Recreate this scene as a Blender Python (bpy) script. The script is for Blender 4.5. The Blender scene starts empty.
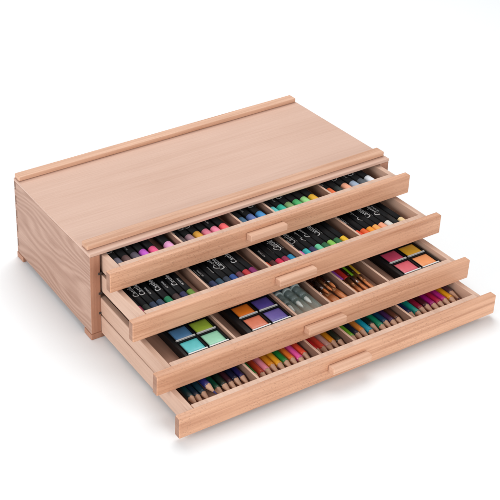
import bpy, bmesh, math, random
from mathutils import Vector, Matrix, Euler
random.seed(7)
S = bpy.context.scene
COL = S.collection

# ------------------------------------------------------------------ camera
cam_d = bpy.data.cameras.new('camera')
cam = bpy.data.objects.new('camera', cam_d)
COL.objects.link(cam)
S.camera = cam
cam_d.sensor_width = 36.0
cam_d.sensor_fit = 'HORIZONTAL'
cam_d.lens = 1149.6465 / 500 * 36.0
cam_d.shift_x = (250 - 10.0734) / 500
cam_d.shift_y = (85.776 - 250) / 500
cam.location = (-0.472465, -0.888498, 0.787334)
cam.rotation_euler = (1.121755, 0.053175, -0.442295)
cam_d.clip_start = 0.02
cam_d.clip_end = 100

# ------------------------------------------------------------------ light
w = bpy.data.worlds.new('World')
S.world = w
w.use_nodes = True
w.node_tree.nodes['Background'].inputs[0].default_value = (0.96, 0.98, 1.0, 1)
w.node_tree.nodes['Background'].inputs[1].default_value = 0.44

def area(name, loc, target, size, power, col=(1, 1, 1)):
    d = bpy.data.lights.new(name, 'AREA')
    d.shape = 'SQUARE'; d.size = size; d.energy = power; d.color = col
    o = bpy.data.objects.new(name, d); COL.objects.link(o)
    o.location = loc
    o.rotation_euler = (Vector(target) - Vector(loc)).to_track_quat('-Z', 'Y').to_euler()
    return o
area('softbox_overhead', (0.55, 0.65, 1.40), (0.2, 0.05, 0.0), 1.3, 18.8, (1, 1, 0.99))
area('softbox_front', (0.1, -1.6, 0.5), (0.2, 0.0, 0.05), 0.8, 12.5, (1, 0.99, 0.97))
area('added_fill_left', (-1.5, -0.25, 0.55), (0.0, 0.0, 0.0), 0.9, 17, (0.95, 0.98, 1))  # added fill lamp, brightens the floor and side panel on the left
S.view_settings.view_transform = 'Standard'
S.view_settings.look = 'None'
S.view_settings.exposure = 0.0
S.view_settings.gamma = 1.0
S.cycles.max_bounces = 10
S.cycles.transparent_max_bounces = 16

# ------------------------------------------------------------------ materials
def srgb(r, g, b):
    f = lambda c: (c / 255 / 12.92) if c / 255 <= 0.04045 else ((c / 255 + 0.055) / 1.055) ** 2.4
    return (f(r), f(g), f(b), 1)

def nodes_of(name):
    m = bpy.data.materials.new(name); m.use_nodes = True
    nt = m.node_tree
    return m, nt, nt.nodes['Principled BSDF']

_plain = {}
def plain(name, col, rough=0.5, metal=0.0, coat=0.0, bump=0.0, mottled=0.12, trans=0.0, scale=350):
    key = (name,)
    if key in _plain: return _plain[key]
    m, nt, p = nodes_of(name)
    tc = nt.nodes.new('ShaderNodeTexCoord')
    nz = nt.nodes.new('ShaderNodeTexNoise'); nz.inputs['Scale'].default_value = scale; nz.inputs['Detail'].default_value = 4
    nt.links.new(tc.outputs['Object'], nz.inputs['Vector'])
    mx = nt.nodes.new('ShaderNodeMix'); mx.data_type = 'RGBA'
    mx.inputs[6].default_value = tuple(c * (1 - mottled) for c in col[:3]) + (1,)
    mx.inputs[7].default_value = tuple(min(1, c * (1 + mottled)) for c in col[:3]) + (1,)
    nt.links.new(nz.outputs['Fac'], mx.inputs[0])
    nt.links.new(mx.outputs[2], p.inputs['Base Color'])
    p.inputs['Roughness'].default_value = rough
    p.inputs['Metallic'].default_value = metal
    p.inputs['Coat Weight'].default_value = coat
    p.inputs['Coat Roughness'].default_value = 0.15
    p.inputs['Transmission Weight'].default_value = trans
    if bump:
        b = nt.nodes.new('ShaderNodeBump'); b.inputs['Strength'].default_value = bump; b.inputs['Distance'].default_value = 0.0004
        nt.links.new(nz.outputs['Fac'], b.inputs['Height']); nt.links.new(b.outputs[0], p.inputs['Normal'])
    _plain[key] = m
    return m

def wood(name, light, dark, axis='X', swirl=0.0, streak=0.6, fleck=0.35, rough=0.5, bandscale=38):
    m, nt, p = nodes_of(name)
    N, L = nt.nodes, nt.links
    tc = N.new('ShaderNodeTexCoord'); oi = N.new('ShaderNodeObjectInfo')
    off = N.new('ShaderNodeVectorMath'); off.operation = 'SCALE'
    off.inputs[0].default_value = (3.1, 1.7, 2.3); L.new(oi.outputs['Random'], off.inputs['Scale'])
    add = N.new('ShaderNodeVectorMath'); add.operation = 'ADD'
    L.new(tc.outputs['Object'], add.inputs[0]); L.new(off.outputs[0], add.inputs[1])
    def stretched(along, across):
        mp = N.new('ShaderNodeMapping')
        s = {'X': (along, across, across), 'Y': (across, along, across), 'Z': (across, across, along)}[axis]
        mp.inputs['Scale'].default_value = s
        L.new(add.outputs[0], mp.inputs['Vector'])
        return mp
    def noise(mp, scale, detail, rough_=0.55, dist=0.0):
        n = N.new('ShaderNodeTexNoise'); n.inputs['Scale'].default_value = scale; n.inputs['Detail'].default_value = detail
        n.inputs['Roughness'].default_value = rough_; n.inputs['Distortion'].default_value = dist
        L.new(mp.outputs[0], n.inputs['Vector']); return n
    def ramp(src, stops):
        r = N.new('ShaderNodeValToRGB'); e = r.color_ramp.elements
        e[0].position, e[0].color = stops[0][0], (stops[0][1],) * 3 + (1,)
        e[1].position, e[1].color = stops[-1][0], (stops[-1][1],) * 3 + (1,)
        for q, v in stops[1:-1]:
            k = e.new(q); k.color = (v, v, v, 1)
        L.new(src, r.inputs['Fac']); return r
    # broad streaks along the grain
    n1 = noise(stretched(2.2, bandscale), 1.0, 3, 0.6, 0.4)
    r1 = ramp(n1.outputs['Fac'], [(0.3, 0), (0.7, 1)])
    n2 = noise(stretched(9, 420), 1.0, 4, 0.65, 0.2)
    r2 = ramp(n2.outputs['Fac'], [(0.34, 0), (0.66, 1)])
    # growth rings in plain-sawn wood
    wv = N.new('ShaderNodeTexWave'); wv.wave_type = 'BANDS'; wv.bands_direction = 'Z' if axis != 'Z' else 'X'
    mp3 = N.new('ShaderNodeMapping')
    mp3.inputs['Scale'].default_value = {'X': (0.25, 1, 1), 'Y': (1, 0.3, 1), 'Z': (1, 1, 0.25)}[axis]
    L.new(add.outputs[0], mp3.inputs['Vector'])
    nd = N.new('ShaderNodeTexNoise'); nd.inputs['Scale'].default_value = 16; nd.inputs['Detail'].default_value = 1.5
    L.new(mp3.outputs[0], nd.inputs['Vector'])
    sc = N.new('ShaderNodeVectorMath'); sc.operation = 'SCALE'; sc.inputs['Scale'].default_value = 0.10 * swirl
    L.new(nd.outputs['Color'], sc.inputs[0])
    ad = N.new('ShaderNodeVectorMath'); ad.operation = 'ADD'
    L.new(mp3.outputs[0], ad.inputs[0]); L.new(sc.outputs[0], ad.inputs[1])
    L.new(ad.outputs[0], wv.inputs['Vector'])
    wv.inputs['Scale'].default_value = 30; wv.inputs['Distortion'].default_value = 1.2; wv.inputs['Detail'].default_value = 2
    wv.inputs['Detail Scale'].default_value = 1.5
    # beech flecks: short dark dashes
    mpf = stretched(210, 1150)
    vo = N.new('ShaderNodeTexVoronoi'); vo.inputs['Scale'].default_value = 1.0; vo.inputs['Randomness'].default_value = 1.0
    L.new(mpf.outputs[0], vo.inputs['Vector'])
    rf = ramp(vo.outputs['Distance'], [(0.10, 1), (0.30, 0)])
    def mixf(a, b, f, op='MULTIPLY'):
        k = N.new('ShaderNodeMath'); k.operation = op
        if isinstance(a, (int, float)): k.inputs[0].default_value = a
        else: L.new(a, k.inputs[0])
        if isinstance(b, (int, float)): k.inputs[1].default_value = b
        else: L.new(b, k.inputs[1])
        return k.outputs[0]
    a = mixf(r1.outputs[0], streak * 0.55, 0)
    b = mixf(r2.outputs[0], streak * 0.45, 0)
    s_ = mixf(a, b, 0, 'ADD')
    n4 = noise(stretched(3.5, 130), 1.0, 5, 0.7, 0.8)
    r4 = ramp(n4.outputs['Fac'], [(0.52, 0), (0.60, 0.5), (0.70, 1)])
    s_ = mixf(s_, mixf(r4.outputs[0], streak * 0.45, 0), 0, 'ADD')
    n5 = N.new('ShaderNodeTexNoise'); n5.inputs['Scale'].default_value = 9; n5.inputs['Detail'].default_value = 2
    L.new(add.outputs[0], n5.inputs['Vector'])
    s_ = mixf(s_, mixf(mixf(n5.outputs['Fac'], -0.5, 0, 'ADD'), 0.55, 0), 0, 'ADD')
    s_ = mixf(s_, mixf(mixf(oi.outputs['Random'], -0.5, 0, 'ADD'), 0.22, 0), 0, 'ADD')
    if swirl > 0:
        s_ = mixf(s_, mixf(wv.outputs['Fac'], 0.45, 0), 0, 'ADD')
    mx = N.new('ShaderNodeMix'); mx.data_type = 'RGBA'
    mx.inputs[6].default_value = light; mx.inputs[7].default_value = dark
    mx.clamp_factor = True
    L.new(s_, mx.inputs[0])
    mf = N.new('ShaderNodeMix'); mf.data_type = 'RGBA'
    mf.inputs[7].default_value = tuple(c * 0.55 for c in dark[:3]) + (1,)
    L.new(mx.outputs[2], mf.inputs[6]); 
    rden = ramp(n5.outputs['Fac'], [(0.38, 0.25), (0.62, 1.0)])
    L.new(mixf(mixf(rf.outputs[0], rden.outputs[0], 0), fleck, 0), mf.inputs[0])
    L.new(mf.outputs[2], p.inputs['Base Color'])
    p.inputs['Roughness'].default_value = rough
    p.inputs['Specular IOR Level'].default_value = 0.35
    bp = N.new('ShaderNodeBump'); bp.inputs['Strength'].default_value = 0.25; bp.inputs['Distance'].default_value = 0.0003
    L.new(r2.outputs[0], bp.inputs['Height']); L.new(bp.outputs[0], p.inputs['Normal'])
    return m

LT, DK = (0.74, 0.425, 0.275, 1), (0.44, 0.20, 0.110, 1)
W_front = wood('beech_drawer_front', LT, DK, 'X', streak=0.95, fleck=0.8)
W_rail = wood('beech_rail', (0.73, 0.455, 0.32, 1), (0.50, 0.26, 0.158, 1), 'X', streak=0.9, fleck=0.3, bandscale=70)
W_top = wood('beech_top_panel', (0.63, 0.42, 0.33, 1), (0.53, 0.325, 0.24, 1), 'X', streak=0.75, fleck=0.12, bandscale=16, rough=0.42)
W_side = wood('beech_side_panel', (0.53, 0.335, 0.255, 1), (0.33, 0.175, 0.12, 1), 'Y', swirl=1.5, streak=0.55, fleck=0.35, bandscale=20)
W_post = wood('beech_end_grain', (0.52, 0.275, 0.18, 1), (0.34, 0.145, 0.085, 1), 'Z', streak=0.8, fleck=0.2)
W_end = wood('beech_front_end_grain', (0.40, 0.22, 0.15, 1), (0.26, 0.12, 0.07, 1), 'Y', streak=0.9, fleck=0.3)
W_box = wood('beech_drawer_side', (0.66, 0.45, 0.345, 1), (0.48, 0.285, 0.20, 1), 'Y', streak=0.8, fleck=0.25)
W_floor = wood('beech_ply_floor', (0.56, 0.33, 0.24, 1), (0.42, 0.22, 0.15, 1), 'Y', streak=0.7, fleck=0.1)
W_div_shade = wood('ply_divider_painted_shade', (0.30, 0.175, 0.125, 1), (0.19, 0.10, 0.07, 1), 'Y', streak=0.7, fleck=0.1)  # divider faces darkened in the colour to stand for shade inside the drawers
W_dark = plain('dark_end_grain', (0.13, 0.065, 0.045, 1), 0.7)
W_pencil = plain('cedar_pencil_wood', (0.66, 0.40, 0.27, 1), 0.6, mottled=0.18, scale=900)
BLACK = plain('black_paper_sleeve', (0.008, 0.008, 0.009, 1), 0.5, scale=600)
BLACKP = plain('black_plastic', (0.008, 0.008, 0.009, 1), 0.4)
for q in (BLACK, BLACKP): q.node_tree.nodes['Principled BSDF'].inputs['Specular IOR Level'].default_value = 0.25
WHITE = plain('white_print', (0.75, 0.75, 0.75, 1), 0.5)
SILVER = plain('silver_tin', (0.74, 0.75, 0.74, 1), 0.45, metal=0.1)
RUNNER = plain('dark_runner', (0.05, 0.035, 0.03, 1), 0.45)

# ------------------------------------------------------------------ mesh helpers
def add_box(bm, x0, x1, y0, y1, z0, z1, bev=0.0, seg=2, mat=0, M=None, sel=None):
    r = bmesh.ops.create_cube(bm, size=1.0)
    vs = r['verts']
    for v in vs:
        v.co = Vector(((x0 + x1) / 2 + v.co.x * (x1 - x0), (y0 + y1) / 2 + v.co.y * (y1 - y0), (z0 + z1) / 2 + v.co.z * (z1 - z0)))
    fs = list({f for v in vs for f in v.link_faces})
    for f in fs: f.material_index = mat
    if bev:
        es = list({e for v in vs for e in v.link_edges})
        if sel: es = [e for e in es if sel(e)]
        rr = bmesh.ops.bevel(bm, geom=es, offset=bev, segments=seg, profile=0.5, affect='EDGES')
        vs = list({v for f in rr['faces'] for v in f.verts} | {v for v in vs if v.is_valid})
    if M is not None:
        for v in vs: v.co = M @ v.co
    return vs

def add_lathe(bm, prof, n=20, mat=0, M=None, scallop=None, mats=None, cap=True):
    """prof: list of (t, r) along +Y; ring of n vertices each."""
    rings = []
    for k, (t, r) in enumerate(prof):
        ring = []
        for i in range(n):
            a = 2 * math.pi * i / n
            tt = t
            if scallop and k == scallop[0]:
                tt += scallop[1] * (0.5 + 0.5 * math.cos(6 * a))
            v = bm.verts.new((r * math.cos(a), tt, r * math.sin(a)))
            ring.append(v)
        rings.append(ring)
    fs = []
    for k in range(len(rings) - 1):
        for i in range(n):
            f = bm.faces.new((rings[k][i], rings[k][(i + 1) % n], rings[k + 1][(i + 1) % n], rings[k + 1][i]))
            f.material_index = mats[k] if mats else mat
            f.smooth = True
            fs.append(f)
    if cap:
        f = bm.faces.new(rings[0]); f.material_index = mats[0] if mats else mat
        f = bm.faces.new(list(reversed(rings[-1]))); f.material_index = mats[-1] if mats else mat
    if M is not None:
        for ring in rings:
            for v in ring: v.co = M @ v.co
    return rings

def obj(name, bm, mat, parent=None, smooth=False):
    bmesh.ops.recalc_face_normals(bm, faces=bm.faces[:])
    me = bpy.data.meshes.new(name)
    if smooth:
        for f in bm.faces: f.smooth = True
    bm.to_mesh(me); bm.free()
    for m in (mat if isinstance(mat, (list, tuple)) else [mat]): me.materials.append(m)
    o = bpy.data.objects.new(name, me); COL.objects.link(o)
    if parent is not None: o.parent = parent
    return o

def NB(): return bmesh.new()

def thing(name, label, cat, M=None, group=None):
    o = bpy.data.objects.new(name, None); COL.objects.link(o)
    o.empty_display_size = 0.01
    if M is not None: o.matrix_world = M
    o['label'] = label; o['category'] = cat
    if group: o['group'] = group
    return o

# ------------------------------------------------------------------ dimensions
W, D, H, FT = 0.400, 0.1846, 0.1034, 0.0073
TP = 0.004                      # top panel thickness
POST = 0.0122

# ------------------------------------------------------------------ tabletop
bm = NB()
R0 = 14.0
bmesh.ops.create_grid(bm, x_segments=2, y_segments=2, size=R0)
for v in bm.verts: v.co.z = -FT
tm = plain('white_sweep', (0.905, 0.92, 0.93, 1), 0.65, mottled=0.004, scale=3)
fl = obj('tabletop', bm, tm); fl['kind'] = 'structure'

# ------------------------------------------------------------------ chest
chest = thing('pastel_chest', 'beech wood artist chest with four opened drawers on a white surface', 'chest')
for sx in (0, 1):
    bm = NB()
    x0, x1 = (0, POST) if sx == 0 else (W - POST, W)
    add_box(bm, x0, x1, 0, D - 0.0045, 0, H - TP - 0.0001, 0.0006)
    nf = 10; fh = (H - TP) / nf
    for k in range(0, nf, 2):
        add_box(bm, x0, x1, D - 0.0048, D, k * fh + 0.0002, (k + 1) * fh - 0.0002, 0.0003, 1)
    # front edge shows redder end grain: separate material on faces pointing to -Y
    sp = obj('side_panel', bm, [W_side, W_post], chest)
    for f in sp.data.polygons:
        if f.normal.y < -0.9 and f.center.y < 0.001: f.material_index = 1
bm = NB()
add_box(bm, POST + 0.0002, W - POST - 0.0002, D - 0.0042, D - 0.0002, 0.0002, H - TP - 0.0003, 0.0004, 1)
for k in range(1, nf, 2):
    for (a, b) in ((0.0001, POST), (W - POST, W - 0.0001)):
        add_box(bm, a, b, D - 0.0042, D - 0.0001, k * fh + 0.0002, (k + 1) * fh - 0.0002, 0.0003, 1, mat=1)
obj('back_panel', bm, [W_side, plain('finger_end_grain', (0.24, 0.14, 0.10, 1), 0.7)], chest)
bm = NB(); add_box(bm, POST + 0.0002, W - POST - 0.0002, 0.002, D - 0.005, 0.0002, 0.0040, 0.0004, 1)
obj('bottom_panel', bm, W_floor, chest)
bm = NB(); add_box(bm, -0.0003, W + 0.0003, -0.0003, D + 0.0002, H - TP, H, 0.0009)
obj('top_panel', bm, W_top, chest)
for (y0, y1) in ((D - 0.0127, D - 0.0004), (0.0072, 0.0199)):
    bm = NB(); add_box(bm, 0.0012, W - 0.0012, y0, y1, H + 0.0001, H + 0.0060, 0.0013, 3)
    obj('rail', bm, W_rail, chest)
for (x0, x1) in ((-0.0008, 0.0165), (W - 0.0165, W + 0.0008)):
    for (y0, y1) in ((-0.0008, 0.0155), (D - 0.0155, D + 0.0008)):
        bm = NB(); add_box(bm, x0, x1, y0, y1, -FT + 0.0001, -0.0001, 0.0006)
        obj('foot', bm, W_post, chest)
PITCH = 0.0255
ZT = [0.0985, 0.0727, 0.0435, 0.0218]
for k in range(4):
    zr = 0.0758 - 0.0255 * k if k < 3 else 0.0010
    for sx in (0, 1):
        bm = NB()
        if sx == 0: add_box(bm, POST + 0.0001, POST + 0.0060, 0.0, D - 0.006, zr - 0.0012, zr + 0.0006, 0.0002, 1)
        else: add_box(bm, W - POST - 0.0060, W - POST - 0.0001, 0.0, D - 0.006, zr - 0.0012, zr + 0.0006, 0.0002, 1)
        if k < 3:
            add_box(bm, (POST - 0.0026) if sx == 0 else (W - POST - 0.0020), (POST + 0.0020) if sx == 0 else (W - POST + 0.0026), -0.0007, 0.0012, zr - 0.0014, zr + 0.0014, 0.0003, 1)
        obj('drawer_runner', bm, RUNNER, chest)

# drawers ------------------------------------------------------------
PULL = [0.0352, 0.0875, 0.1378, 0.1777]
XOFF = [0.0016, 0.0006, -0.0015, -0.0015]
TILT = [0.0, 0.008, 0.013, 0.0]
FX = [(0.0025, 0.3990), (-0.0008, 0.4004), (-0.0018, 0.3992), (-0.0016, 0.3997)]   # front extents, local
FH = 0.0238
IN = 0.0138; WALL = 0.0062; FRONT_IN = 0.0135; FLOOR = -0.0170
DIVX = [0.1008, 0.1775, 0.2212, 0.2990]
DM = []
for i in range(4):
    M = Matrix.Translation((XOFF[i], -PULL[i], ZT[i])) @ Matrix.Rotation(TILT[i], 4, 'X')
    DM.append(M)
    L0 = 0.181
    xi0, xi1 = IN, W - IN
    zb = -0.0225 if i < 3 else -0.0235
    zt = -0.0012
    bm = NB()
    g = 0.0001
    add_box(bm, xi0, xi0 + WALL, 0.0075, L0, zb, zt, 0.0006)
    add_box(bm, xi1 - WALL, xi1, 0.0075, L0, zb, zt, 0.0006)
    add_box(bm, xi0 + WALL + g, xi1 - WALL - g, 0.0075, FRONT_IN, zb + 0.001, -0.0001, 0.0005, 2, sel=lambda e: min(v.co.y for v in e.verts) > 0.01)
    add_box(bm, xi0 + WALL + g, xi1 - WALL - g, L0 - 0.005, L0, zb + 0.001, zt, 0.0005)
    add_box(bm, xi0 + WALL + g, xi1 - WALL - g, FRONT_IN + g, L0 - 0.0051, FLOOR - 0.002, FLOOR, 0, mat=1)
    dr = obj('drawer', bm, [W_box, W_floor], chest)
    dr.matrix_world = M
    dr['label'] = ['top drawer, pulled out the least', 'second drawer from the top', 'third drawer from the top', 'bottom drawer, pulled out furthest'][i]
    bm = NB(); add_box(bm, FX[i][0], FX[i][1], 0, 0.0075 - g, -FH, 0, 0.0013, 3, sel=lambda e: min(v.co.y for v in e.verts) < 0.001)
    fp = obj('front_panel', bm, [W_front, W_end], dr)
    for f in fp.data.polygons:
        if abs(f.normal.x) > 0.8: f.material_index = 1
    # pull handle: bar that flares outward
    bm = NB()
    hx0, hx1 = 0.1730 - XOFF[i], 0.2212 - XOFF[i]
    prof = [(-0.0001, -0.0046), (-0.0090, -0.0036), (-0.0090, -0.0114), (-0.0001, -0.0134)]
    a = [bm.verts.new((hx0, y, z)) for y, z in prof]; b = [bm.verts.new((hx1, y, z)) for y, z in prof]
    bm.faces.new(a); bm.faces.new(list(reversed(b)))
    for q in range(4): bm.faces.new((a[q], a[(q + 1) % 4], b[(q + 1) % 4], b[q]))
    bmesh.ops.bevel(bm, geom=bm.edges[:], offset=0.0009, segments=2, profile=0.5, affect='EDGES')
    obj('handle', bm, W_rail, dr)
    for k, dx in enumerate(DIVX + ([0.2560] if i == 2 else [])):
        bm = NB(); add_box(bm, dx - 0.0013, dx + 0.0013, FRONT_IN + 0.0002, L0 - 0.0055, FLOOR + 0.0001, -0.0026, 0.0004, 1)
        dv = obj('divider', bm, [W_div_shade, W_box], dr)
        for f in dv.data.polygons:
            if f.center.z > -0.0031: f.material_index = 1  # top edge keeps the lighter box wood, painted shade stays on the faces

# ------------------------------------------------------------------ words
ORD = ['top', 'second', 'third', 'bottom']
COMP = ['leftmost', 'second', 'middle', 'fourth', 'rightmost']

# ------------------------------------------------------------------ pastels
def text_mesh(body, size):
    c = bpy.data.curves.new('t', 'FONT'); c.body = body; c.size = size; c.resolution_u = 3; c.offset = size * 0.010
    o = bpy.data.objects.new('t', c); COL.objects.link(o)
    me = bpy.data.meshes.new_from_object(o.evaluated_get(bpy.context.evaluated_depsgraph_get()))
    bpy.data.objects.remove(o); bpy.data.curves.remove(c)
    return me

T1 = text_mesh('Castle', 0.0080)
T2 = text_mesh('ART SUPPLIES', 0.0021)

def add_wrapped(bm, me, r, roll, start, drop, shear=0.0):
    """text reads from the tip towards the back; letter tops point to -X"""
    t = bmesh.new(); t.from_mesh(me)
    bmesh.ops.triangulate(t, faces=t.faces[:])
    for _ in range(3):
        long_e = [e for e in t.edges if e.calc_length() > 0.0010]
        if not long_e: break
        bmesh.ops.subdivide_edges(t, edges=long_e, cuts=1)
        bmesh.ops.triangulate(t, faces=[f for f in t.faces if len(f.verts) > 3])
    mp = {}
    for v in t.verts:
        ang = math.pi / 2 + roll + (v.co.y + drop) / r
        mp[v.index] = bm.verts.new(((r + 0.0002) * math.cos(ang), start + v.co.x + shear * v.co.y, (r + 0.0002) * math.sin(ang)))
    t.verts.index_update()
    for f in t.faces:
        try:
            nf_ = bm.faces.new([mp[v.index] for v in f.verts]); nf_.material_index = 1
        except ValueError: pass
    t.free()

_wr = {}
def wrapper_mesh(r, roll, length, cap, txt):
    key = (r, roll, length, cap, txt, txt_start)
    if key in _wr: return _wr[key]
    bm = NB()
    rr = r + 0.00015
    add_lathe(bm, [(cap, rr - 0.0003), (cap, rr), (length, rr), (length, rr - 0.0003)], 28, 0)
    bmesh.ops.recalc_face_normals(bm, faces=bm.faces[:])
    if txt == 2:
        add_wrapped(bm, T1, rr, roll, txt_start, -0.0020, 0.25)
        add_wrapped(bm, T2, rr, roll, txt_start + 0.001, -0.0052)
    elif txt == 1:
        add_wrapped(bm, T2, rr, roll, txt_start - 0.002, 0.0)
    me = bpy.data.meshes.new('wrapper'); bm.to_mesh(me); bm.free()
    me.materials.append(BLACK); me.materials.append(WHITE)
    _wr[key] = me
    return me

txt_start = 0.028
def pastel(di, x, r, col, cname, ci, txt=2, roll=0.0, ytip=None, yaw=0.0, flat=True, extra=None, cap=0.014, length=0.072):
    global txt_start
    y = ytip if ytip is not None else FRONT_IN + 0.0012 + random.uniform(0, 0.0012)
    M = DM[di] @ Matrix.Translation((x - 0, y, FLOOR + r + 0.0003)) @ Matrix.Rotation(yaw, 4, 'Z')
    lab = extra or f'{cname} pastel in black sleeve, {ORD[di]} drawer, {COMP[ci]} compartment'
    t = thing('pastel_stick', lab, 'pastel', M, f'pastels in the {ORD[di]} drawer')
    bm = NB()
    e = 0.0012
    add_lathe(bm, [(0.0, r - e), (0.0004, r - e * 0.4), (e, r), (cap + 0.0002, r), (cap + 0.001, r - 0.0004), (length - 0.001, r - 0.0004)], 24)
    pm = plain('pigment_' + cname.replace(' ', '_') + f'_{di}', srgb(*col), 0.75, bump=0.5, mottled=0.10, scale=500)
    obj('pigment_stick', bm, pm, t)
    me = wrapper_mesh(r, roll, length, cap, txt)
    o = bpy.data.objects.new('sleeve', me); COL.objects.link(o); o.parent = t
    o.rotation_euler = (0, 0, 0)

# top drawer: (compartment, x, colour, name, text mode, roll)
D1 = [
 (0, .0280, (112,108,122), 'slate grey', 2, 0.1), (0, .0388, (104,76,74), 'cocoa brown', 0, 0), (0, .0496, (92,84,96), 'charcoal grey', 1, .5),
 (0, .0604, (202,92,206), 'magenta', 0, 0), (0, .0722, (238,92,140), 'hot pink', 0, 0), (0, .0915, (238,166,212), 'pale pink', 0, 0),
 (1, .1075, (86,70,72), 'dark brown', 1, .2), (1, .1181, (170,132,142), 'dusty mauve', 2, .1), (1, .1289, (222,160,58), 'ochre', 2, .4),
 (1, .1398, (222,124,146), 'rose pink', 0, 0), (1, .1510, (246,140,168), 'candy pink', 1, .2), (1, .1625, (250,104,106), 'coral red', 0, 0),
 (2, .1865, (72,110,140), 'steel blue', 0, 0), (2, .1990, (98,120,178), 'periwinkle', 1, .5), (2, .2115, (74,148,206), 'sky blue', 2, .2),
 (3, .2290, (102,206,206), 'aqua', 0, 0), (3, .2397, (52,184,158), 'teal green', 1, .1), (3, .2504, (128,164,106), 'olive green', 2, .3),
 (3, .2615, (74,176,104), 'leaf green', 0, 0), (3, .2725, (156,218,138), 'light green', 0, 0), (3, .2835, (232,174,44), 'golden yellow', 0, 0),
 (4, .3085, (250,118,66), 'orange', 1, .2), (4, .3193, (40,48,46), 'black', 0, 0), (4, .3310, (250,172,138), 'peach', 2, .5),
 (4, .3425, (160,178,200), 'pale blue grey', 1, .1), (4, .3535, (88,92,98), 'dark grey', 2, .3), (4, .3648, (232,236,242), 'white', 0, 0)]
for (ci, x, col, nm, tx, rl) in D1:
    txt_start = 0.026
    pastel(0, x - XOFF[0] * 0, 0.00495, col, nm, ci, tx, rl, cap=0.0170, yaw=random.uniform(-.008, .008), length=0.075)
D2 = [
 (0, .0243, (146,46,78), 'crimson', 1, .35), (0, .0327, (34,44,42), 'black green', 2, -.1), (0, .0411, (42,58,84), 'navy', 2, .15),
 (0, .0497, (50,70,94), 'slate blue', 1, 0), (0, .0596, (30,122,84), 'emerald green', 2, .1), (0, .0693, (66,48,48), 'dark brown', 1, .5),
 (0, .0778, (44,46,86), 'indigo', 2, .05), (0, .0866, (104,142,56), 'moss green', 1, 0),
 (1, .1062, (52,42,40), 'black brown', 2, .2), (1, .1147, (46,58,96), 'dark blue', 1, .1), (1, .1232, (46,76,96), 'petrol blue', 1, -.2),
 (1, .1317, (48,58,74), 'storm grey', 2, .15), (1, .1402, (42,78,146), 'cobalt blue', 2, .5), (1, .1487, (98,56,76), 'plum', 0, 0),
 (1, .1572, (190,52,58), 'red', 2, .1), (1, .1655, (134,38,102), 'purple', 0, 0),
 (2, .1834, (232,92,58), 'orange red', 1, 0), (2, .1916, (96,48,46), 'chestnut', 1, .3), (2, .1998, (226,44,84), 'raspberry red', 1, -.3),
 (2, .2080, (160,46,84), 'wine red', 2, .1), (2, .2155, (32,140,188), 'turquoise blue', 2, .35),
 (3, .2280, (232,122,190), 'bubblegum pink', 1, 0), (3, .2364, (58,190,190), 'turquoise', 2, .1), (3, .2448, (46,50,90), 'midnight blue', 2, 0),
 (3, .2534, (108,206,162), 'mint', 2, .2), (3, .2618, (36,98,64), 'bottle green', 0, 0), (3, .2704, (134,200,86), 'lime green', 2, .25),
 (3, .2790, (46,110,66), 'forest green', 0, 0), (3, .2876, (238,190,44), 'lemon yellow', 0, 0),
 (4, .3076, (246,84,52), 'scarlet', 2, .1), (4, .3162, (246,106,50), 'bright orange', 0, 0), (4, .3248, (248,160,48), 'amber', 2, .15),
 (4, .3334, (248,176,92), 'apricot', 0, 0), (4, .3420, (250,172,136), 'salmon', 2, .1), (4, .3506, (218,218,212), 'off white', 2, .3),
 (4, .3594, (20,20,22), 'black', 1, .2), (4, .3682, (238,208,156), 'cream', 0, 0)]
for (ci, x, col, nm, tx, rl) in D2:
    txt_start = 0.029 + random.uniform(-.0015, .002)
    kw = {}
    if nm == 'black': kw['ytip'] = FRONT_IN + 0.010
    if nm == 'cream': kw['ytip'] = FRONT_IN + 0.005
    rl += random.uniform(-.7, .45)
    pastel(1, x, 0.0041, col, nm, ci, tx, round(rl, 2), cap=0.0165 if nm != 'cream' else 0.011, yaw=random.uniform(-.01, .01), length=0.070, **kw)

# ------------------------------------------------------------------ pencils
def pencil(x, col, cname, ci, dy=0.0, tipcol=None, r=0.0037, dz=0.0, yaw=0.0):
    M = DM[3] @ Matrix.Translation((x, FRONT_IN + 0.0012 + dy, FLOOR + r + 0.0002 + dz)) @ Matrix.Rotation(yaw, 4, 'Z')
    t = thing('coloured_pencil', f'{cname} coloured pencil in the bottom drawer, {COMP[ci]} compartment', 'pencil', M, 'coloured pencils in the bottom drawer')
    c = srgb(*col)
    paint = plain('pencil_paint_' + cname.replace(' ', '_'), c, 0.32, coat=0.4, mottled=0.05)
    core = plain('pencil_core_' + cname.replace(' ', '_'), srgb(*(tipcol or col)), 0.55)
    L = 0.150; b = random.uniform(0.0125, 0.0150)
    bm = NB()
    ph = random.uniform(0, 1)
    Rm = Matrix.Rotation(ph, 4, 'Y')
    add_lathe(bm, [(b + 0.0010, r * 0.94), (b, r * 1.012), (b + 0.004, r), (L - 0.0005, r), (L, r - 0.0004)], 24, 0, scallop=(1, 0.0022), M=Rm)
    obj('barrel', bm, paint, t)
    bm = NB(); add_lathe(bm, [(0.0042, 0.0009), (b + 0.0022, r * 0.985), (b + 0.004, r * 0.97)], 24, 0, M=Rm)
    obj('sharpened_wood', bm, W_pencil, t)
    bm = NB(); add_lathe(bm, [(0.0, 0.0002), (0.0006, 0.0004), (0.0043, 0.00105), (0.0060, 0.0010)], 12, 0)
    obj('colour_core', bm, core, t, smooth=True)

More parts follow.
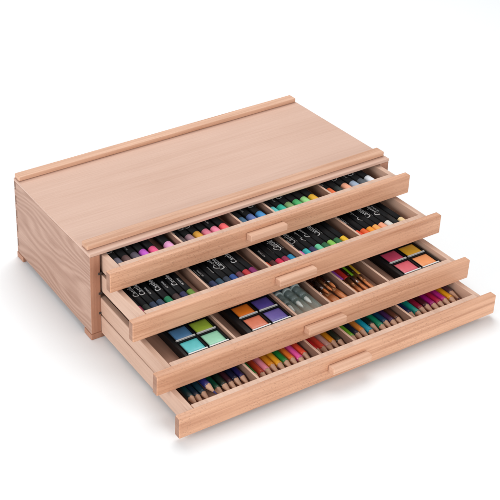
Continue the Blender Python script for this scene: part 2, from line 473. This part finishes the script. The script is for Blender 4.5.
PX = [
 (0, .0315, (20,54,58), 'dark teal'), (0, .0395, (22,44,62), 'blue black'), (0, .0473, (30,62,76), 'dark petrol'), (0, .0552, (40,40,106), 'dark violet'),
 (0, .0636, (14,82,58), 'bottle green'), (0, .0715, (28,44,36), 'black green'), (0, .0795, (66,32,42), 'maroon brown'),
 (0, .0873, (26,30,58), 'midnight blue'), (0, .0950, (40,34,90), 'indigo'),
 (1, .1072, (38,128,58), 'green'), (1, .1150, (196,68,40), 'rust red'), (1, .1230, (248,150,170), 'light pink'), (1, .1312, (234,150,34), 'amber'),
 (1, .1392, (246,176,40), 'yellow orange'), (1, .1472, (26,134,60), 'grass green'), (1, .1552, (240,122,44), 'orange'),
 (1, .1632, (244,92,176), 'bright pink'), (1, .1712, (242,84,56), 'vermilion'),
 (2, .1858, (216,40,44), 'crimson red'), (2, .1934, (232,78,58), 'tomato red'), (2, .2010, (206,160,150), 'pale rose'), (2, .2086, (222,142,30), 'golden ochre'),
 (2, .2162, (42,50,38), 'dark olive'),
 (3, .2312, (122,190,46), 'lime green'), (3, .2390, (24,36,60), 'navy blue'), (3, .2468, (244,150,60), 'light orange'),
 (3, .2546, (20,166,194), 'cyan'), (3, .2624, (22,44,42), 'black teal'), (3, .2702, (18,142,104), 'sea green'),
 (3, .2780, (22,66,98), 'prussian blue'), (3, .2856, (70,38,84), 'aubergine'), (3, .2932, (100,58,42), 'brown'),
 (4, .3106, (22,42,92), 'dark blue'), (4, .3188, (20,162,148), 'teal'), (4, .3270, (148,24,56), 'carmine'), (4, .3352, (74,24,32), 'oxblood'),
 (4, .3432, (168,22,120), 'magenta purple'), (4, .3512, (190,28,76), 'cherry red'), (4, .3592, (196,40,140), 'fuchsia'), (4, .3674, (244,168,26), 'sunny yellow'),
 (4, .3752, (96,62,70), 'mauve brown')]
for (ci, x, col, nm) in PX:
    dy = random.choice((0, 0.0008, 0.0018, 0.0034)) + random.uniform(0, 0.0012)
    kw = {}
    if ci == 0: kw = dict(yaw=random.uniform(-.016, .016), dz=random.choice((0, 0, 0.0012, 0.0024)))
    if nm == 'dark violet': kw = dict(dz=0.0052, yaw=0.05); dy = 0.006
    if nm in ('dark olive', 'black teal'): dy += 0.003
    if nm == 'mauve brown': dy += 0.006
    if nm == 'rust red': kw = dict(tipcol=(20, 18, 18)); dy = -0.0004
    if nm == 'tomato red': kw = dict(yaw=-0.0)
    pencil(x, col, nm, ci, dy=dy, yaw=kw.pop('yaw', random.uniform(-.004, .004)), **kw)

# ------------------------------------------------------------------ paint palettes
def palette(x0, cols, label, cx):
    """black plastic tray with four metal paint pans; x0 = left edge, cx = pan columns"""
    t = thing('paint_palette', label, 'paint palette', DM[2] @ Matrix.Translation((x0, 0, FLOOR)), 'watercolour palettes in the third drawer')
    wx = cx[1][1] + 0.0024 - x0
    y0, y1 = FRONT_IN + 0.0012, FRONT_IN + 0.0670
    bm = NB()
    add_box(bm, 0, wx, y0, y1, 0.0002, 0.0030, 0.0004, 1)
    add_box(bm, 0, wx, y0, y0 + 0.0022, 0.0031, 0.0100, 0.0004, 1)
    add_box(bm, 0, wx, y1 - 0.0022, y1, 0.0031, 0.0100, 0.0004, 1)
    add_box(bm, 0, cx[0][0] - x0 - 0.0006, y0 + 0.0024, y1 - 0.0024, 0.0031, 0.0100, 0.0004, 1)
    add_box(bm, cx[0][1] - x0 + 0.0006, cx[1][0] - x0 - 0.0006, y0 + 0.0024, y1 - 0.0024, 0.0031, 0.0100, 0.0003, 1)
    add_box(bm, cx[1][1] - x0 + 0.0006, wx, y0 + 0.0024, y1 - 0.0024, 0.0031, 0.0100, 0.0004, 1)
    add_box(bm, cx[0][0] - x0 - 0.0004, cx[1][1] - x0 + 0.0004, 0.0415, 0.0428, 0.0031, 0.0096, 0.0003, 1)
    add_box(bm, cx[0][0] - x0 - 0.0004, cx[1][1] - x0 + 0.0004, y0 + 0.0026, 0.0198, 0.0031, 0.0096, 0.0003, 1)
    obj('tray', bm, BLACKP, t)
    rows = ((0.0200, 0.0413), (0.0430, 0.0634))
    for j in (0, 1):
        for i in (0, 1):
            nm, col = cols[j][i]
            a, b = cx[i][0] - x0, cx[i][1] - x0
            r0, r1 = rows[1 - j]
            bm = NB()
            zt = 0.0108
            g = 0.0005
            add_box(bm, a, b, r0, r1, 0.0032, 0.0075, 0.0005, 1)
            add_box(bm, a, a + g, r0 + 0.0020, r1, 0.0076, zt, 0.0001, 1)
            add_box(bm, b - g, b, r0 + 0.0020, r1, 0.0076, zt, 0.0001, 1)
            add_box(bm, a, b, r0 + 0.0001, r0 + 0.0021, zt - 0.0012, zt + 0.0001, 0.0002, 1, mat=1)
            add_box(bm, a + 0.0002, b - 0.0002, r0 + 0.0003, r0 + 0.0018, 0.0076, zt - 0.0013, 0)
            add_box(bm, a + g, b - g, r1 - g, r1, 0.0076, zt, 0.0002, 1)
            pn = obj('paint_pan', bm, [BLACKP, SILVER], t); pn['label'] = nm + ' paint pan'
            bm = NB()
            bmesh.ops.create_grid(bm, x_segments=14, y_segments=12, size=0.5)
            for v in bm.verts:
                u, q = v.co.x, v.co.y
                e = max(abs(u), abs(q)) * 2
                v.co = Vector(((a + b) / 2 + u * (b - a - 2 * g - 0.0002), (r0 + 0.0018 + r1 - g) / 2 + q * (r1 - r0 - g - 0.0020), zt - 0.0010 + 0.0006 * (1 - e ** 4) - (0.0010 if e > 0.999 else 0)))
            obj('paint_cake', bm, plain('watercolour_' + nm.replace(' ', '_'), srgb(*col), 0.38, coat=0.25, bump=0.6, mottled=0.10, scale=220), pn, smooth=True)
O = -XOFF[2]
palette(0.0440, [[('dark blue', (84,132,176)), ('olive green', (164,190,64))], [('turquoise', (88,196,200)), ('mint', (148,212,180))]],
        'black palette of blue, olive, turquoise and mint paints in the third drawer', ((0.0484, 0.0714), (0.0736, 0.0966)))
palette(0.1195, [[('bright orange', (244,128,36)), ('violet blue', (92,76,160))], [('terracotta', (216,120,90)), ('purple blue', (98,86,162))]],
        'black palette of orange, terracotta and two purple paints in the third drawer', ((0.1262, 0.1490), (0.1514, 0.1742)))
palette(0.3215, [[('raspberry', (218,76,112)), ('mustard yellow', (246,184,44))], [('rose red', (226,100,116)), ('light orange', (252,160,100))]],
        'black palette of raspberry, mustard, rose and light orange paints, third drawer', ((0.3268, 0.3498), (0.3524, 0.3756)))

# ------------------------------------------------------------------ water brushes
m, nt, p = nodes_of('clear_cap_plastic')
p.inputs['Base Color'].default_value = (0.70, 0.95, 0.86, 1); p.inputs['Roughness'].default_value = 0.12
p.inputs['Alpha'].default_value = 0.13
CLEAR = m
BARREL = plain('frosted_blue_barrel', (0.18, 0.25, 0.29, 1), 0.25, coat=0.5)
COLLAR = plain('ribbed_grey_collar', (0.07, 0.09, 0.10, 1), 0.35, coat=0.3)
NIBW = plain('white_nylon_bristles', (0.85, 0.87, 0.86, 1), 0.4)
wl = ['clear capped water brush next to the purple palette', 'middle one of three clear capped water brushes', 'clear capped water brush nearest the brown bristled brushes']
for k, (x, dy) in enumerate(((.1867, 0.000), (.1990, 0.0015), (.2113, 0.0035))):
    r = 0.0057
    M = DM[2] @ Matrix.Translation((x, FRONT_IN + 0.0016 + dy, FLOOR + r + 0.0003)) @ Matrix.Rotation(0.012, 4, 'Z')
    t = thing('water_brush', wl[k], 'water brush', M, 'water brushes in the third drawer')
    bm = NB(); add_lathe(bm, [(0.046, r * .8), (0.048, r * .97), (0.10, r), (0.115, r * .8)], 28); obj('barrel', bm, BARREL, t, smooth=False)
    bm = NB(); add_lathe(bm, [(0.0275, 0.0030), (0.0285, 0.0044), (0.0320, 0.0046), (0.0325, 0.0040), (0.036, 0.0041), (0.0365, 0.0046), (0.0455, 0.0048)], 24)
    obj('collar', bm, COLLAR, t)
    bm = NB(); add_lathe(bm, [(0.0248, 0.0029), (0.0250, 0.0036), (0.0268, 0.0036), (0.0270, 0.0030)], 20); obj('ring_seal', bm, BLACKP, t)
    bm = NB(); add_lathe(bm, [(0.0150, 0.0004), (0.0175, 0.0013), (0.0215, 0.0021), (0.0274, 0.0025)], 16); obj('bristles', bm, NIBW, t, smooth=True)
    bm = NB()
    add_lathe(bm, [(0.0, 0.0030), (0.0004, 0.0046), (0.002, r * .95), (0.040, r), (0.0442, r)], 28, cap=False)
    obj('cap', bm, CLEAR, t, smooth=True)
    bm = NB(); add_lathe(bm, [(0.0420, r + 0.0001), (0.0424, r + 0.0005), (0.0450, r + 0.0005), (0.0456, r + 0.0001)], 28)
    obj('ring', bm, plain('pale_cap_rim', (0.32, 0.38, 0.38, 1), 0.25), t)

# ------------------------------------------------------------------ paint brushes
def brush_wood(name):
    m, nt, p = nodes_of(name)
    N, L = nt.nodes, nt.links
    tc = N.new('ShaderNodeTexCoord'); mp = N.new('ShaderNodeMapping'); mp.inputs['Scale'].default_value = (2200, 40, 2200)
    nz = N.new('ShaderNodeTexNoise'); nz.inputs['Scale'].default_value = 1; nz.inputs['Detail'].default_value = 3
    L.new(tc.outputs['Object'], mp.inputs[0]); L.new(mp.outputs[0], nz.inputs['Vector'])
    sp = N.new('ShaderNodeSeparateXYZ'); L.new(tc.outputs['Object'], sp.inputs[0])
    mr = N.new('ShaderNodeMapRange'); mr.inputs[1].default_value = 0.026; mr.inputs[2].default_value = 0.008
    L.new(sp.outputs['Y'], mr.inputs[0])
    mx = N.new('ShaderNodeMix'); mx.data_type = 'RGBA'; mx.inputs[6].default_value = (0.26, 0.07, 0.028, 1); mx.inputs[7].default_value = (0.86, 0.30, 0.10, 1)
    L.new(mr.outputs[0], mx.inputs[0])
    m2 = N.new('ShaderNodeMix'); m2.data_type = 'RGBA'; m2.blend_type = 'MULTIPLY'; m2.inputs[0].default_value = 0.5
    rp = N.new('ShaderNodeValToRGB'); rp.color_ramp.elements[0].position = 0.35; rp.color_ramp.elements[0].color = (0.3, 0.3, 0.3, 1)
    rp.color_ramp.elements[1].position = 0.6
    L.new(nz.outputs['Fac'], rp.inputs[0]); L.new(mx.outputs[2], m2.inputs[6]); L.new(rp.outputs[0], m2.inputs[7])
    L.new(m2.outputs[2], p.inputs['Base Color']); p.inputs['Roughness'].default_value = 0.45
    return m
BRIST = brush_wood('copper_nylon_bristles')
FERR = plain('copper_brown_ferrule', (0.40, 0.18, 0.08, 1), 0.3, metal=0.7)
FERS = plain('steel_ferrule', (0.45, 0.40, 0.38, 1), 0.2, metal=0.95)

def brush(x, y, w_, th, blen, hcol, label, fer=FERR, yaw=0.0, round_=True, dz=0.0, hr=0.0036, flen=0.016, group='paintbrushes in the third drawer'):
    z = FLOOR + max(hr, th / 2) + 0.0004 + dz
    M = DM[2] @ Matrix.Translation((x, y, z)) @ Matrix.Rotation(yaw, 4, 'Z')
    t = thing('paintbrush', label, 'paintbrush', M, group)
    bm = NB()
    n = 20
    rings = []
    prof = [(0.0, .12), (blen * .10, .45), (blen * .28, .82), (blen * .6, 1.0), (blen, .92)] if round_ else [(0.0, .55), (blen * .07, .80), (blen * .2, .95), (blen * .6, 1.0), (blen, .9)]
    add_lathe(bm, [(a, b) for a, b in prof], n)
    for v in bm.verts:
        f = min(1, 0.35 + v.co.y / blen)
        v.co.x *= w_ / 2; v.co.z *= th / 2 * (f if not round_ else 1)
    obj('bristles', bm, BRIST, t, smooth=True)
    bm = NB(); add_lathe(bm, [(0, 1.0), (flen * .25, 1.0), (flen * .30, 1.06), (flen * .36, 1.0), (flen, .95)], n)
    for v in bm.verts:
        q = v.co.y / flen
        wx = w_ / 2 * 0.98 * (1 - q) + hr * q; wz = th / 2 * (1 - q) + hr * q
        v.co.x *= wx; v.co.z *= wz; v.co.y += blen - 0.0006
    obj('ferrule', bm, fer, t, smooth=True)
    bm = NB(); y2 = blen + flen - 0.0008
    add_lathe(bm, [(y2, hr * .92), (y2 + 0.002, hr), (y2 + 0.015, hr * 1.1), (y2 + 0.07, hr * .7)], n)
    obj('handle', bm, plain('handle_paint_%d_%d_%d' % hcol, srgb(*hcol), 0.3, coat=0.4), t, smooth=True)
F = FRONT_IN
brush(.2255, F + .0010, .0040, .0040, .030, (60,26,14), 'thin round copper bristled brush beside the water brushes', yaw=-.02, hr=.0020)
brush(.2305, F + .0025, .0046, .0046, .026, (74,34,18), 'second thin round copper bristled brush from the water brushes', fer=FERS, yaw=-.05, hr=.0022)
brush(.2392, F + .0030, .0096, .0046, .020, (52,24,16), 'wide flat orange tipped brush, left one of the pair', yaw=.06, round_=False, hr=.0030)
brush(.2496, F + .0060, .0070, .0052, .020, (66,30,18), 'wide round orange tipped brush, right one of the pair', yaw=.05, round_=True, hr=.0030, dz=.0006)
brush(.2362, F + .0225, .0030, .0030, .010, (40,20,14), 'slim steel ferruled brush resting above the orange tipped pair, left', fer=FERS, yaw=.04, hr=.0020, dz=.0048)
brush(.2425, F + .0250, .0028, .0028, .010, (120,54,22), 'slim amber handled brush resting above the orange tipped pair, middle', yaw=.02, hr=.0019, dz=.0052)
brush(.2488, F + .0270, .0030, .0030, .010, (48,24,14), 'slim dark handled brush resting above the orange tipped pair, right', fer=FERS, yaw=-.01, hr=.0020, dz=.0056)
brush(.2551 - .0012, F + .0010, .0028, .0028, .018, (70,30,16), 'thin copper brush against the divider beside the orange tipped pair', yaw=.0, hr=.0016)
brush(.2604, F + .0045, .0036, .0036, .018, (34,22,26), 'thinnest dark handled brush beside the purple handled one', fer=FERS, yaw=-.02, hr=.0018, flen=.02)
brush(.2655, F + .0075, .0044, .0040, .016, (172,84,190), 'purple handled paintbrush with brown bristles in the third drawer', yaw=.03, hr=.0038, flen=.012)
brush(.2716, F + .0040, .0048, .0040, .019, (206,52,44), 'red handled paintbrush with brown bristles in the third drawer', yaw=-.03, hr=.0034, flen=.014)
brush(.2788, F + .0015, .0050, .0042, .021, (128,196,36), 'lime green handled paintbrush with brown bristles in the third drawer', yaw=-.02, hr=.0036, flen=.014)
brush(.2862, F + .0035, .0046, .0040, .019, (228,182,44), 'yellow handled paintbrush with brown bristles in the third drawer', yaw=-.06, hr=.0034, flen=.013)
brush(.2752, F + .0060, .0026, .0026, .016, (40,22,18), 'slim dark brush lying between the red and lime handled brushes', fer=FERS, yaw=-.02, hr=.0016, dz=.0058)
brush(.2825, F + .0080, .0026, .0026, .016, (34,20,18), 'slim dark brush lying between the lime and yellow handled brushes', yaw=-.05, hr=.0016, dz=.0058)
